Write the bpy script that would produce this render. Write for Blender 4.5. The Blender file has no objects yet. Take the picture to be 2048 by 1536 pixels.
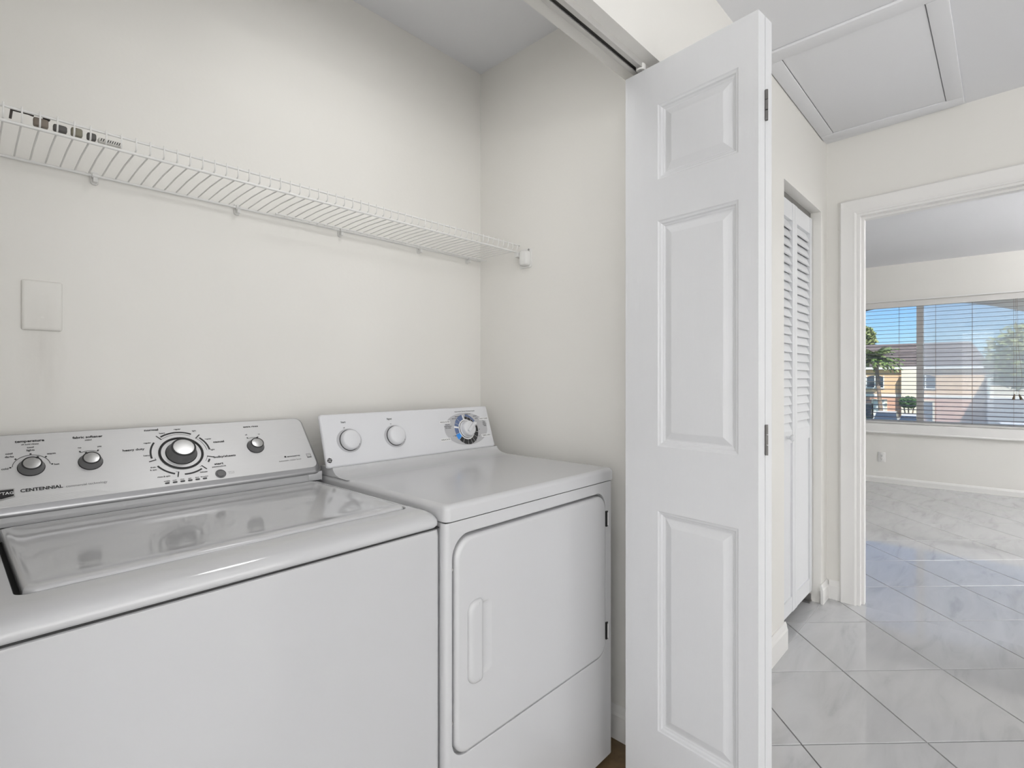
import bpy, bmesh, math, random
from math import sin, cos, pi, radians, atan2, hypot
from mathutils import Vector, Matrix
random.seed(7)
S = bpy.context.scene
COL = S.collection

# ------------------------------------------------------------------ camera
cd = bpy.data.cameras.new('camera'); cam = bpy.data.objects.new('camera', cd); COL.objects.link(cam)
cam.location = (0, 0, 1.18); cam.rotation_euler = (pi/2, 0, radians(43.5 - 90))
cd.sensor_width = 36; cd.lens = 1040/2048*36; cd.shift_y = -12/2048; cd.clip_start = .02; cd.clip_end = 500
S.camera = cam
# ------------------------------------------------------------------ world, sun, fill lights
w = bpy.data.worlds.new('world'); S.world = w; w.use_nodes = True
wn = w.node_tree; wn.nodes.clear()
wo = wn.nodes.new('ShaderNodeOutputWorld'); bg = wn.nodes.new('ShaderNodeBackground'); sk = wn.nodes.new('ShaderNodeTexSky')
sk.sky_type = 'NISHITA'; sk.sun_disc = False; sk.sun_elevation = radians(48); sk.sun_rotation = radians(250)
sk.altitude = 0; sk.air_density = 1.0; sk.dust_density = 0.2; sk.ozone_density = 4.0
bg.inputs[1].default_value = 0.13
tn = wn.nodes.new('ShaderNodeMix'); tn.data_type = 'RGBA'; tn.blend_type = 'MULTIPLY'; tn.inputs['Factor'].default_value = 1; tn.inputs['B'].default_value = (.66, .85, 1.1, 1)
wn.links.new(sk.outputs[0], tn.inputs['A']); wn.links.new(tn.outputs['Result'], bg.inputs[0]); wn.links.new(bg.outputs[0], wo.inputs[0])
def light(name, typ, loc, rot, energy, color=(1, 1, 1), size=1, sy=None):
    l = bpy.data.lights.new(name, typ); l.energy = energy; l.color = color
    if typ == 'AREA':
        l.size = size
        if sy: l.shape = 'RECTANGLE'; l.size_y = sy
    elif typ == 'SUN': l.angle = radians(1)
    else: l.shadow_soft_size = size
    o = bpy.data.objects.new(name, l); COL.objects.link(o); o.location = loc; o.rotation_euler = rot
    return o
light('sun', 'SUN', (0, 0, 20), (radians(42), 0, radians(-62)), 6.0, (1, .95, .88))
# added fill lights from the unseen side of the room, no windows built
light('fill_behind', 'AREA', (-2.55, -1.4, 1.35), (0, radians(-90), 0), 27, (1, 1, 1), 1.9, 2.6)
light('fill_hall', 'AREA', (.3, -3.35, 1.3), (radians(90), 0, 0), 57, (1, 1, 1), 4.0, 2.0)
# added fill light for the living room, placed out of view
light('fill_living', 'AREA', (5.2, -3.3, 1.35), (radians(90), 0, 0), 31, (1, 1, 1), 3.0, 1.9)
S.view_settings.view_transform = 'Standard'; S.view_settings.look = 'None'
S.view_settings.exposure = 0.02; S.view_settings.gamma = 1; S.view_settings.use_curve_mapping = False

# ------------------------------------------------------------------ helpers
def srgb(r, g, b):
    f = lambda c: (c/255/12.92) if c/255 <= .04045 else ((c/255+.055)/1.055)**2.4
    return (f(r), f(g), f(b), 1)
MATS = {}
def mat(name, col, rough=.5, metal=0., var=0., vscale=6., bump=0., bscale=60., stretch=(1, 1, 1), coat=0., spec=.5, emit=0, alpha=1):
    if name in MATS: return MATS[name]
    m = bpy.data.materials.new(name); m.use_nodes = True; nt = m.node_tree; N = nt.nodes; L = nt.links
    b = N['Principled BSDF']; b.inputs['Base Color'].default_value = col; b.inputs['Roughness'].default_value = rough
    b.inputs['Metallic'].default_value = metal; b.inputs['Specular IOR Level'].default_value = spec
    b.inputs['Coat Weight'].default_value = coat; b.inputs['Coat Roughness'].default_value = .05
    b.inputs['Alpha'].default_value = alpha
    if emit: b.inputs['Emission Color'].default_value = col; b.inputs['Emission Strength'].default_value = emit
    if var or bump:
        tc = N.new('ShaderNodeTexCoord'); mp = N.new('ShaderNodeMapping'); mp.inputs['Scale'].default_value = stretch
        L.new(tc.outputs['Object'], mp.inputs[0])
    if var:
        n = N.new('ShaderNodeTexNoise'); n.inputs['Scale'].default_value = vscale; n.inputs['Detail'].default_value = 4
        L.new(mp.outputs[0], n.inputs['Vector'])
        r = N.new('ShaderNodeMix'); r.data_type = 'RGBA'
        r.inputs['A'].default_value = tuple(c*(1-var) for c in col[:3]) + (1,)
        r.inputs['B'].default_value = tuple(min(1, c*(1+var)) for c in col[:3]) + (1,)
        L.new(n.outputs['Fac'], r.inputs['Factor']); L.new(r.outputs['Result'], b.inputs['Base Color'])
    if bump:
        n2 = N.new('ShaderNodeTexNoise'); n2.inputs['Scale'].default_value = bscale; n2.inputs['Detail'].default_value = 3
        bp = N.new('ShaderNodeBump'); bp.inputs['Strength'].default_value = bump; bp.inputs['Distance'].default_value = .002
        L.new(mp.outputs[0], n2.inputs['Vector']); L.new(n2.outputs['Fac'], bp.inputs['Height']); L.new(bp.outputs[0], b.inputs['Normal'])
    MATS[name] = m
    return m

WALL = mat('wall_paint', (.795, .780, .742, 1), .55, var=.015, vscale=2.5, bump=.12, bscale=90)
CEIL = mat('ceiling_paint', (.77, .773, .79, 1), .8, var=.01, vscale=3, bump=.15, bscale=70)
TRIM = mat('trim_paint', (.81, .80, .78, 1), .35, var=.012, vscale=8, bump=.06, bscale=40)
DOORM = mat('door_paint', (.70, .706, .72, 1), .36, var=.01, vscale=5, bump=.28, bscale=26, stretch=(9, 9, .55))
LOUV = mat('louver_paint', (.73, .738, .75, 1), .38, var=.01, vscale=9, bump=.1, bscale=60)
ENAM = mat('white_enamel', (.515, .517, .525, 1), .09, var=.006, vscale=4, bump=.02, bscale=120, coat=.3)
ENAM2 = mat('white_enamel_dryer', (.56, .562, .57, 1), .22, var=.006, vscale=4, bump=.02, bscale=120, coat=.15)
PLAST = mat('white_plastic', (.69, .695, .715, 1), .3, var=.006, vscale=9)
SILV = mat('silver_panel', (.66, .66, .665, 1), .42, metal=.3, var=.02, vscale=30, stretch=(1, 8, 8))
SILVB = mat('silver_bezel', (.42, .42, .43, 1), .3, metal=.7, var=.02, vscale=20)
RUBB = mat('grey_rubber', (.13, .13, .132, 1), .42, var=.05, vscale=60)
BLACK = mat('black_print', (.012, .012, .013, 1), .45, var=.05, vscale=50)
GREYP = mat('grey_print', (.16, .16, .165, 1), .5, var=.05, vscale=50)
GREYL = mat('pale_grey_print', (.47, .47, .485, 1), .4, var=.02, vscale=50)
WHITEP = mat('white_print', (.80, .80, .80, 1), .4, var=.02, vscale=50)
BLUEG = mat('slate_blue_print', srgb(98, 114, 150), .4, var=.03, vscale=50)
BLUE = mat('bright_blue_print', srgb(52, 140, 226), .4, var=.03, vscale=50)
CHAR = mat('charcoal_print', (.025, .025, .027, 1), .4, var=.05, vscale=50)
ALU = mat('brushed_cap', (.58, .58, .58, 1), .34, metal=1, var=.08, vscale=90, stretch=(1, 14, 14))
STEEL = mat('steel', (.45, .44, .43, 1), .35, metal=.9, var=.05, vscale=80)
HINGE = mat('hinge_steel', (.16, .155, .15, 1), .4, metal=.8, var=.05, vscale=80)
DARK = mat('dark_gap', (.02, .02, .02, 1), .7, var=.1, vscale=20)
WIRE = mat('white_wire', (.76, .755, .735, 1), .35, var=.01, vscale=30)
VINYL = mat('brown_vinyl', (.13, .085, .04, 1), .6, var=.55, vscale=28, bump=.2, bscale=60)
GROUT = mat('grout', (.075, .075, .077, 1), .8, var=.2, vscale=40)
TRACK = mat('track_metal', (.55, .54, .52, 1), .4, metal=.3, var=.03, vscale=30)
TRACKD = mat('track_inside', (.17, .165, .155, 1), .6, var=.1, vscale=30)
SLAT = mat('blind_slat_backlit', (.17, .15, .145, 1), .45, var=.02, vscale=20)  # white slats painted dark, their backlit shade is put into the colour
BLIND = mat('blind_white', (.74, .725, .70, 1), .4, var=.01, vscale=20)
CORD = mat('cord', (.25, .2, .16, 1), .8, var=.1, vscale=200)
WFRAME = mat('window_frame', (.90, .90, .895, 1), .35, var=.01, vscale=20)

def stained_wall():
    m = WALL.copy(); m.name = 'wall_paint_stained'; nt = m.node_tree; N = nt.nodes; L = nt.links; b = N['Principled BSDF']
    src = b.inputs['Base Color'].links[0].from_socket
    tc = N.new('ShaderNodeTexCoord'); mp = N.new('ShaderNodeMapping'); mp.inputs['Scale'].default_value = (22, 0, 6.5); mp.inputs['Location'].default_value = (-.122*22, 0, -1.235*6.5)
    le = N.new('ShaderNodeVectorMath'); le.operation = 'LENGTH'; mr = N.new('ShaderNodeMapRange'); mr.inputs[1].default_value = .1; mr.inputs[2].default_value = 1; mr.inputs[3].default_value = 1; mr.inputs[4].default_value = 0
    m2 = N.new('ShaderNodeMapping'); m2.inputs['Scale'].default_value = (60, 1, 12); n = N.new('ShaderNodeTexNoise'); n.inputs['Scale'].default_value = 1; n.inputs['Detail'].default_value = 3
    mu = N.new('ShaderNodeMath'); mu.operation = 'MULTIPLY'; mx = N.new('ShaderNodeMix'); mx.data_type = 'RGBA'; mx.inputs['B'].default_value = (.66, .64, .60, 1)
    L.new(tc.outputs['Object'], mp.inputs[0]); L.new(mp.outputs[0], le.inputs[0]); L.new(le.outputs['Value'], mr.inputs[0])
    L.new(tc.outputs['Object'], m2.inputs[0]); L.new(m2.outputs[0], n.inputs['Vector']); L.new(mr.outputs[0], mu.inputs[0]); L.new(n.outputs['Fac'], mu.inputs[1])
    L.new(src, mx.inputs['A']); L.new(mu.outputs[0], mx.inputs['Factor']); L.new(mx.outputs['Result'], b.inputs['Base Color'])
    return m
WALLS = stained_wall()
def tile_material():
    m = bpy.data.materials.new('marble_tile'); m.use_nodes = True; nt = m.node_tree; N = nt.nodes; L = nt.links
    b = N['Principled BSDF']; b.inputs['Roughness'].default_value = .045; b.inputs['Specular IOR Level'].default_value = .8
    tc = N.new('ShaderNodeTexCoord'); oi = N.new('ShaderNodeObjectInfo'); mu = N.new('ShaderNodeMath'); mu.operation = 'MULTIPLY'; mu.inputs[1].default_value = 40
    va = N.new('ShaderNodeVectorMath'); va.operation = 'ADD'
    L.new(oi.outputs['Random'], mu.inputs[0]); L.new(tc.outputs['Object'], va.inputs[0]); L.new(mu.outputs[0], va.inputs[1])
    mp = N.new('ShaderNodeMapping'); mp.inputs['Scale'].default_value = (1.6, 7, 1); mp.inputs['Rotation'].default_value = (0, 0, .5)
    L.new(va.outputs[0], mp.inputs[0])
    n = N.new('ShaderNodeTexNoise'); n.inputs['Scale'].default_value = 1.6; n.inputs['Detail'].default_value = 7; n.inputs['Roughness'].default_value = .55; n.inputs['Distortion'].default_value = .8
    L.new(mp.outputs[0], n.inputs['Vector'])
    cr = N.new('ShaderNodeValToRGB'); e = cr.color_ramp.elements
    e[0].position = .28; e[0].color = (.45, .45, .455, 1); e[1].position = .6; e[1].color = (.56, .56, .565, 1)
    x = e.new(.42); x.color = (.525, .525, .53, 1)
    L.new(n.outputs['Fac'], cr.inputs[0]); L.new(cr.outputs[0], b.inputs['Base Color'])
    return m
TILE = tile_material()
def glass_material(name, tint, veil):
    m = bpy.data.materials.new(name); m.use_nodes = True; nt = m.node_tree; N = nt.nodes; L = nt.links
    N.clear(); o = N.new('ShaderNodeOutputMaterial'); t = N.new('ShaderNodeBsdfTransparent'); t.inputs[0].default_value = tint
    g = N.new('ShaderNodeBsdfGlossy'); g.inputs['Roughness'].default_value = .02
    d1 = N.new('ShaderNodeBsdfDiffuse'); d1.inputs[0].default_value = (.9, .9, .9, 1); d2_ = N.new('ShaderNodeBsdfTranslucent'); d2_.inputs[0].default_value = (.9, .9, .9, 1)
    d = N.new('ShaderNodeAddShader'); L.new(d1.outputs[0], d.inputs[0]); L.new(d2_.outputs[0], d.inputs[1])
    n = N.new('ShaderNodeTexNoise'); n.inputs['Scale'].default_value = 3
    mr = N.new('ShaderNodeMapRange'); mr.inputs[3].default_value = veil*.85; mr.inputs[4].default_value = veil*1.15
    L.new(n.outputs['Fac'], mr.inputs[0])
    a = N.new('ShaderNodeMixShader'); a.inputs[0].default_value = .03; c = N.new('ShaderNodeMixShader')
    L.new(t.outputs[0], a.inputs[1]); L.new(g.outputs[0], a.inputs[2])
    L.new(mr.outputs[0], c.inputs[0]); L.new(a.outputs[0], c.inputs[1]); L.new(d.outputs[0], c.inputs[2]); L.new(c.outputs[0], o.inputs[0])
    return m
GLASS = glass_material('window_glass', (.96, .98, .98, 1), .02)
SCREEN = glass_material('insect_screen', (1, 1, 1, 1), .27)

def link(name, me, parent=None, loc=None):
    o = bpy.data.objects.new(name, me); COL.objects.link(o)
    if parent: o.parent = parent
    if loc: o.location = loc
    return o
def tag(o, label=None, cat=None, group=None, kind=None):
    if label: o['label'] = label
    if cat: o['category'] = cat
    if group: o['group'] = group
    if kind: o['kind'] = kind
    return o
def empty(name, loc=(0, 0, 0), label=None, cat=None, group=None, kind=None, rz=0):
    o = link(name, None); o.location = loc; o.rotation_euler = (0, 0, rz); o.empty_display_size = .1
    return tag(o, label, cat, group, kind)

class MB:
    """collects polygons in world (or local) coordinates"""
    def __init__(s, xf=None): s.v = []; s.f = []; s.xf = xf
    def add(s, vs, fs):
        n = len(s.v); s.v += [tuple(p) for p in vs]; s.f += [tuple(i+n for i in f) for f in fs]; return s
    def box(s, x0, x1, y0, y1, z0, z1):
        vs = [(x, y, z) for z in (z0, z1) for y in (y0, y1) for x in (x0, x1)]
        return s.add(vs, [(0, 2, 3, 1), (4, 5, 7, 6), (0, 1, 5, 4), (2, 6, 7, 3), (0, 4, 6, 2), (1, 3, 7, 5)])
    def obox(s, c, u, v, n, a, b, d):
        """box centred on c, half sizes a,b,d along unit vectors u,v,n"""
        c = Vector(c); u = Vector(u)*a; v = Vector(v)*b; n = Vector(n)*d
        vs = [c+u*i+v*j+n*k for k in (-1, 1) for j in (-1, 1) for i in (-1, 1)]
        return s.add(vs, [(0, 2, 3, 1), (4, 5, 7, 6), (0, 1, 5, 4), (2, 6, 7, 3), (0, 4, 6, 2), (1, 3, 7, 5)])
    def loft(s, loops, cap0=True, cap1=True, close=True):
        k = len(loops[0]); n = len(s.v)
        for lp in loops: s.v += [tuple(p) for p in lp]
        for i in range(len(loops)-1):
            for j in range(k if close else k-1):
                a = n+i*k+j; b = n+i*k+(j+1) % k
                s.f.append((a, b, b+k, a+k))
        if cap0: s.f.append(tuple(n+j for j in reversed(range(k))))
        if cap1: s.f.append(tuple(n+(len(loops)-1)*k+j for j in range(k)))
        return s
    def tube(s, pts, r, n=8, cap=True):
        pts = [Vector(p) for p in pts]; loops = []
        for i, p in enumerate(pts):
            d = (pts[min(i+1, len(pts)-1)]-pts[max(i-1, 0)]).normalized()
            a = d.orthogonal().normalized() if i == 0 else (a-d*a.dot(d)).normalized()
            b = d.cross(a); rr_ = r[i] if isinstance(r, (list, tuple)) else r
            loops.append([p+(a*cos(2*pi*j/n)+b*sin(2*pi*j/n))*rr_ for j in range(n)])
        return s.loft(loops, cap, cap)
    def lathe(s, c, ax, prof, n=32):
        """prof: list of (radius, height along ax)"""
        c = Vector(c); ax = Vector(ax).normalized(); a = ax.orthogonal().normalized(); b = ax.cross(a)
        return s.loft([[c+ax*h+(a*cos(2*pi*j/n)+b*sin(2*pi*j/n))*r for j in range(n)] for r, h in prof])
    def build(s, name, m, parent=None, smooth=None, loc=None, wn=False):
        me = bpy.data.meshes.new(name)
        vs = [s.xf(p) for p in s.v] if s.xf else s.v
        me.from_pydata(vs, [], s.f)
        bm = bmesh.new(); bm.from_mesh(me); bmesh.ops.recalc_face_normals(bm, faces=bm.faces); bm.to_mesh(me); bm.free()
        me.materials.append(m)
        if smooth is not None: me.shade_smooth(); me.set_sharp_from_angle(angle=radians(smooth))
        me.update(); o = link(name, me, parent, loc)
        if wn:
            w_ = o.modifiers.new('weighted_normal', 'WEIGHTED_NORMAL'); w_.keep_sharp = True; w_.weight = 90
        return o
def rr(x0, x1, y0, y1, r, n=5):
    """rounded rectangle, CCW; r = one radius or (bl, br, tr, tl)"""
    if not isinstance(r, (list, tuple)): r = (r,)*4
    out = []
    for (cx, cy, a0, q) in ((x0+r[0], y0+r[0], pi, r[0]), (x1-r[1], y0+r[1], 1.5*pi, r[1]), (x1-r[2], y1-r[2], 0, r[2]), (x0+r[3], y1-r[3], .5*pi, r[3])):
        for i in range(n+1):
            a = a0+i/n*pi/2; out.append((cx+q*cos(a), cy+q*sin(a)))
    return out
def beveled(x0, x1, y0, y1, z0, z1, b=.003, n=2):
    """box with rounded edges as lofted loops"""
    m = MB(); L = []
    for k in range(n+1):
        a = k/n*pi/2; L.append([(x, y, z0+b*(1-sin(a))) for x, y in rr(x0+b*(1-cos(pi/2-a)) if 0 else x0+b*(1-sin(a)), x1-b*(1-sin(a)), y0+b*(1-sin(a)), y1-b*(1-sin(a)), b, 2)])
    m2 = []
    for k in range(n+1):
        a = k/n*pi/2; q = b*(1-sin(a)); zz = b*(1-cos(a))
        m2.append([(x, y, z0+b-b*sin(pi/2-a)) for x, y in rr(x0+q, x1-q, y0+q, y1-q, b, 2)])
    top = []
    for k in range(n+1):
        a = k/n*pi/2; q = b*(1-cos(a))
        top.append([(x, y, z1-b+b*sin(a)) for x, y in rr(x0+q, x1-q, y0+q, y1-q, b, 2)])
    return m.loft(m2+top)
_tc = {}
def text2d(t, bold=0.):
    """2-D polygons of a line of lettering at unit size, centred at 0"""
    key = (t, bold)
    if key in _tc: return _tc[key]
    c = bpy.data.curves.new('lettering', 'FONT'); c.body = t; c.size = 1; c.align_x = 'CENTER'; c.align_y = 'CENTER'; c.resolution_u = 2; c.offset = bold
    o = bpy.data.objects.new('lettering', c); COL.objects.link(o)
    me = bpy.data.meshes.new_from_object(o.evaluated_get(bpy.context.evaluated_depsgraph_get()))
    r = ([(v.co.x, v.co.y) for v in me.vertices], [tuple(p.vertices) for p in me.polygons])
    bpy.data.objects.remove(o); bpy.data.curves.remove(c); bpy.data.meshes.remove(me)
    _tc[key] = r
    return r
class Panel:
    """a flat control panel: A bottom edge point, B top edge point (x = 0); s runs along X, t up the slope"""
    def __init__(p, A, B, off=0.):
        p.A = Vector(A); p.t = (Vector(B)-p.A).normalized(); p.s = Vector((1, 0, 0)); p.n = p.s.cross(p.t); p.off = off
        if p.n.y > 0: p.n = -p.n
    def P(p, s, t, n=0): return p.A+p.s*(s+p.off)+p.t*t+p.n*n
class Print:
    """flat print on a panel; every word and mark is a piece of its own"""
    def __init__(q, pan, m, parent, lift=.0005): q.p = pan; q.l = lift; q.mat = m; q.par = parent
    def put(q, name, vs, fs): wparent(MB().add([q.p.P(a, b, q.l) for a, b in vs], fs).build(name, q.mat), q.par); return q
    def poly(q, pts, name='tick_mark'): return q.put(name, pts, [tuple(range(len(pts)))])
    def text(q, t, s, u, size, bold=.02, wid=None):
        vs, fs = text2d(t, bold); k = size
        if wid: k = wid/(max(v[0] for v in vs)-min(v[0] for v in vs))
        return q.put('lettering', [(s+x*k, u+y*size) for x, y in vs], fs)
    def arc(q, cs, ct, r0, r1, a0, a1, n=20, name='arc_mark'):
        A = [radians(a0+(a1-a0)*i/n) for i in range(n+1)]
        return q.put(name, [(cs+r*cos(a), ct+r*sin(a)) for a in A for r in (r0, r1)], [(2*i, 2*i+1, 2*i+3, 2*i+2) for i in range(n)])
    def line(q, a, b, w, name='tick_mark'):
        d = Vector((b[0]-a[0], b[1]-a[1])).normalized(); x = Vector((-d.y, d.x))*w/2
        return q.poly([(a[0]-x.x, a[1]-x.y), (b[0]-x.x, b[1]-x.y), (b[0]+x.x, b[1]+x.y), (a[0]+x.x, a[1]+x.y)], name)
    def rect(q, s0, s1, t0, t1, name='printed_block'): return q.poly([(s0, t0), (s1, t0), (s1, t1), (s0, t1)], name)
    def disc(q, cs, ct, ra, rb=None, n=40, name='printed_disc'): return q.poly([(cs+ra*cos(2*pi*i/n), ct+(rb or ra)*sin(2*pi*i/n)) for i in range(n)], name)

# ================================================================== THE SETTING
H = 2.44
def struct(o, label): return tag(o, label, kind='structure')
EW = lambda p: (p[0]-.0658*(.70-p[1]), p[1], p[2])          # the end wall runs slightly out of square
FW = lambda p: (p[0]-.0448*(p[1]-.54), p[1], p[2])          # so does the far living room wall
# --- floor: tiles laid on the diagonal
fl = struct(MB().box(-2.7, 7.6, -3.5, 3.1, -.2, -.0105).build('floor', GROUT), 'glossy grey marble tile floor laid diagonally through hall and living room')
def clip(poly, rect):
    x0, x1, y0, y1 = rect
    for ax, val, sg in ((0, x0, 1), (0, x1, -1), (1, y0, 1), (1, y1, -1)):
        out = []
        for i in range(len(poly)):
            a, b = poly[i-1], poly[i]; da, db = sg*(a[ax]-val), sg*(b[ax]-val)
            if (da >= 0) != (db >= 0):
                k = da/(da-db); out.append((a[0]+(b[0]-a[0])*k, a[1]+(b[1]-a[1])*k))
            if db >= 0: out.append(b)
        poly = out
        if not poly: break
    return poly
def tile_mesh(poly):
    m = MB(); cx = sum(p[0] for p in poly)/len(poly); cy = sum(p[1] for p in poly)/len(poly)
    ins = lambda d: [(x-(x-cx)*d, y-(y-cy)*d) for x, y in poly]
    m.loft([[(x, y, -.010) for x, y in poly], [(x, y, -.0012) for x, y in poly], [(x, y, 0) for x, y in ins(.006)]], cap0=False)
    return m
pitch = .2905; hd = pitch-.0032
diam = [(hd, 0), (0, hd), (-hd, 0), (0, -hd)]
full = None; far_tiles = MB()
HALL = (-2.6, 3.205, -3.4, .70); LIV = (3.205, 7.16, -3.4, 2.6); LOUVC = (2.46, 3.086, .70, .82)
for i in range(-30, 40):
    for j in range(-20, 20):
        if (i+j) % 2: continue
        cx, cy = 2.438+i*pitch, .475-pitch+j*pitch
        for R_ in (HALL, LIV, LOUVC):
            pl = clip([(cx+a, cy+b) for a, b in diam], R_)
            if len(pl) < 3: continue
            ar = abs(sum(pl[k-1][0]*pl[k][1]-pl[k][0]*pl[k-1][1] for k in range(len(pl))))/2
            if ar < 2e-4: continue
            mx = sum(p[0] for p in pl)/len(pl); my = sum(p[1] for p in pl)/len(pl)
            if mx < -.2 or my < -1.35 or my > 1.9:      # far out of view: joined
                tm = tile_mesh(pl); far_tiles.add(tm.v, tm.f); continue
            if abs(ar-2*hd*hd) < 1e-5:
                if full is None:
                    o = tile_mesh(diam).build('tile', TILE, fl, loc=(cx, cy, 0)); full = o.data
                else: link('tile', full, fl, (cx, cy, 0))
            else:
                tile_mesh([(x-cx, y-cy) for x, y in pl]).build('tile', TILE, fl, loc=(cx, cy, 0))
tag(far_tiles.build('tile_field', TILE, fl), kind='stuff')
struct(MB().box(-.15, 1.475, .70, 1.58, -.02, .001).build('floor_closet', VINYL), 'worn brown vinyl floor inside the laundry closet')
# --- ceiling
struct(MB().box(-2.7, 7.6, -3.5, 3.1, H, H+.1).build('ceiling', CEIL), 'flat pale grey painted ceiling over closet, hall and living room')
# --- closet walls
struct(MB().box(-.25, 1.575, 1.58, 1.68, 0, H).build('wall_back', WALLS), 'off-white back wall of the laundry closet behind washer and dryer')
struct(MB().box(1.475, 1.575, .818, 1.58, 0, H).build('wall_right', WALL), 'off-white right side wall of the laundry closet')
struct(MB().box(-.25, -.15, .818, 1.58, 0, H).build('wall_left', WALL), 'off-white left side wall of the laundry closet')
m = MB()
m.box(-2.6, -.10, .70, .818, 0, H).box(-.10, 1.42, .70, .818, 2.063, H).box(1.42, 2.46, .70, .818, 0, H).box(2.46, 3.086, .70, .818, 2.05, H).box(3.086, 3.215, .70, .818, 0, H)
struct(m.build('wall_front', WALL), 'off-white hall wall with the laundry closet and louvered closet openings')
struct(MB().box(1.575, 3.215, 1.3, 1.4, 0, H).box(3.115, 3.215, .818, 1.3, 0, H).build('wall_closet', WALL), 'plain walls inside the louvered closet')
struct(MB().box(-2.7, 3.0, -3.5, -3.4, 0, H).build('wall_opposite', WALL), 'off-white wall across the room from the laundry closet')
struct(MB().box(-2.7, -2.6, -3.4, .818, 0, H).build('wall_behind', WALL), 'off-white hall wall behind the camera')
m = MB(EW); E0 = 3.20
m.box(E0, E0+.10, .55, .70, 0, H).box(E0, E0+.10, -.25, .55, 2.03, H).box(E0, E0+.10, -3.5, -.25, 0, H)
struct(m.build('wall_end', WALL), 'off-white end wall of the hall around the living room doorway')
m = MB(); m.box(3.215, 3.31, .70, 2.7, 0, H)
struct(m.build('wall_partition', WALL), 'living room side of the wall dividing it from the hall')
struct(MB().box(3.2, 7.5, 2.6, 2.7, 0, H).build('wall_living_left', WALL), 'off-white left wall of the living room')
struct(MB().box(3.02, 7.5, -3.5, -3.4, 0, H).build('wall_living_right', WALL), 'off-white right wall of the living room')
# far wall with the window opening
WY0, WY1, WZ0, WZ1 = -1.5, 1.75, .67, 2.035; FX = 7.15
m = MB(FW); m.box(FX, FX+.2, -3.5, WY0, 0, H).box(FX, FX+.2, WY1, 2.7, 0, H).box(FX, FX+.2, WY0, WY1, 0, WZ0).box(FX, FX+.2, WY0, WY1, WZ1, H)
struct(m.build('wall_far', WALL), 'off-white far living room wall below and above the wide window')
# --- baseboards
def base_run(name, p, q, h, t, label, parent=None, xf=None):
    """baseboard along the floor from p to q, thickness to the left of p->q"""
    p = Vector(p); q = Vector(q); d = (q-p).normalized(); n = Vector((-d.y, d.x))
    prof = [(0, 0), (t, 0), (t, h*.72), (t*.75, h*.80), (t*.6, h*.9), (t*.3, h), (0, h)]
    m = MB(xf); m.loft([[(a.x+n.x*u, a.y+n.y*u, z) for u, z in prof] for a in (p, q)])
    return struct(m.build(name, TRIM), label)
base_run('baseboard_front', (2.472, .70), (1.43, .70), .115, .013, 'white moulded baseboard under the hall wall between the closets')
m = MB(); m.box(3.076, 3.086, .70, .735, 0, .105)
base_run('baseboard_jamb', (3.2, .70), (3.074, .70), .10, .013, 'short white baseboard beside the louvered closet')
base_run('baseboard_end', (3.20, .635), (3.20, .687), .10, .012, 'short white baseboard at the foot of the hall end wall', xf=EW)
base_run('baseboard_far', (FX, -3.0), (FX, 2.6), .07, .013, 'low white baseboard along the far living room wall', xf=FW)
base_run('baseboard_right', (1.475, .83), (1.475, 1.57), .11, .012, 'scuffed white baseboard inside the laundry closet beside the dryer')
# --- doorway casing (trim_1)
tr = empty('trim_1', (3.2, .55, 0), 'white moulded casing around the living room doorway', kind='structure')
def wparent(o, par):
    o.parent = par; o.matrix_parent_inverse = world(par).inverted(); return o
def world(o):
    m = Matrix.LocRotScale(o.location, o.rotation_euler, None)
    return world(o.parent) @ o.matrix_parent_inverse @ m if o.parent else m
def casing_prof(d):  # outward projection profile across the casing (0 inner .. .075 outer)
    return [(0, 0), (0, .010), (.008, .015), (.02, .013), (.055, .017), (.068, .019), (.075, .014), (.075, 0)]
for nm, a, b, ax in (('casing_side', (.560, 0), (.560, 2.045), 1), ('casing_head', (-.25, 2.03), (.562, 2.03), 2)):
    m = MB(EW); L = []
    if ax == 1:
        for z0 in (0, None):
            L.append([(E0-q, .560+u, (0 if z0 == 0 else 2.03+u)) for u, q in casing_prof(0)])
    else:
        for e in (0, 1):
            L.append([(E0-q, (-.26-u if e == 0 else .56+u), 2.03+u) for u, q in casing_prof(0)])
    wparent(m.loft(L).build(nm, TRIM, None, smooth=35), tr)
m = MB(EW); L = [[(E0-q, -.26-u, (0 if e == 0 else 2.03+u)) for u, q in casing_prof(0)] for e in (0, 1)]
wparent(m.loft(L).build('casing_side', TRIM, None, smooth=35), tr)
m = MB(EW); m.box(E0-.002, E0+.102, .545, .560, 0, 2.03).box(E0+.035, E0+.075, .533, .545, 0, 2.018)
wparent(m.build('door_jamb', TRIM), tr)
m = MB(EW); m.box(E0-.002, E0+.102, -.26, .545, 2.018, 2.03).box(E0+.035, E0+.075, -.245, .533, 2.006, 2.018)
wparent(m.build('door_jamb_head', TRIM), tr)
m = MB(EW); m.box(E0-.002, E0+.102, -.26, -.245, 0, 2.03).box(E0+.035, E0+.075, -.245, -.233, 0, 2.018)
wparent(m.build('door_jamb', TRIM), tr)

# --- attic hatch
hz = H
ht = empty('attic_hatch', (2.63, .42, H), 'white attic access panel framed by flat boards in the hall ceiling', 'attic hatch')
def hatch_board(name, x0, x1, y0, y1, z0, z1):
    return wparent(beveled(x0, x1, y0, y1, z0, z1, .003).build(name, CEIL, None, smooth=40), ht)
hatch_board('frame_board', 2.14, 2.213, .135, .697, H-.011, H)
hatch_board('frame_board', 3.058, 3.13, .135, .697, H-.011, H)
hatch_board('frame_board', 2.214, 3.057, .640, .697, H-.011, H)
hatch_board('frame_board', 2.214, 3.057, .135, .194, H-.011, H)
hatch_board('panel', 2.2165, 3.0545, .1965, .6375, H-.008, H)

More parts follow.
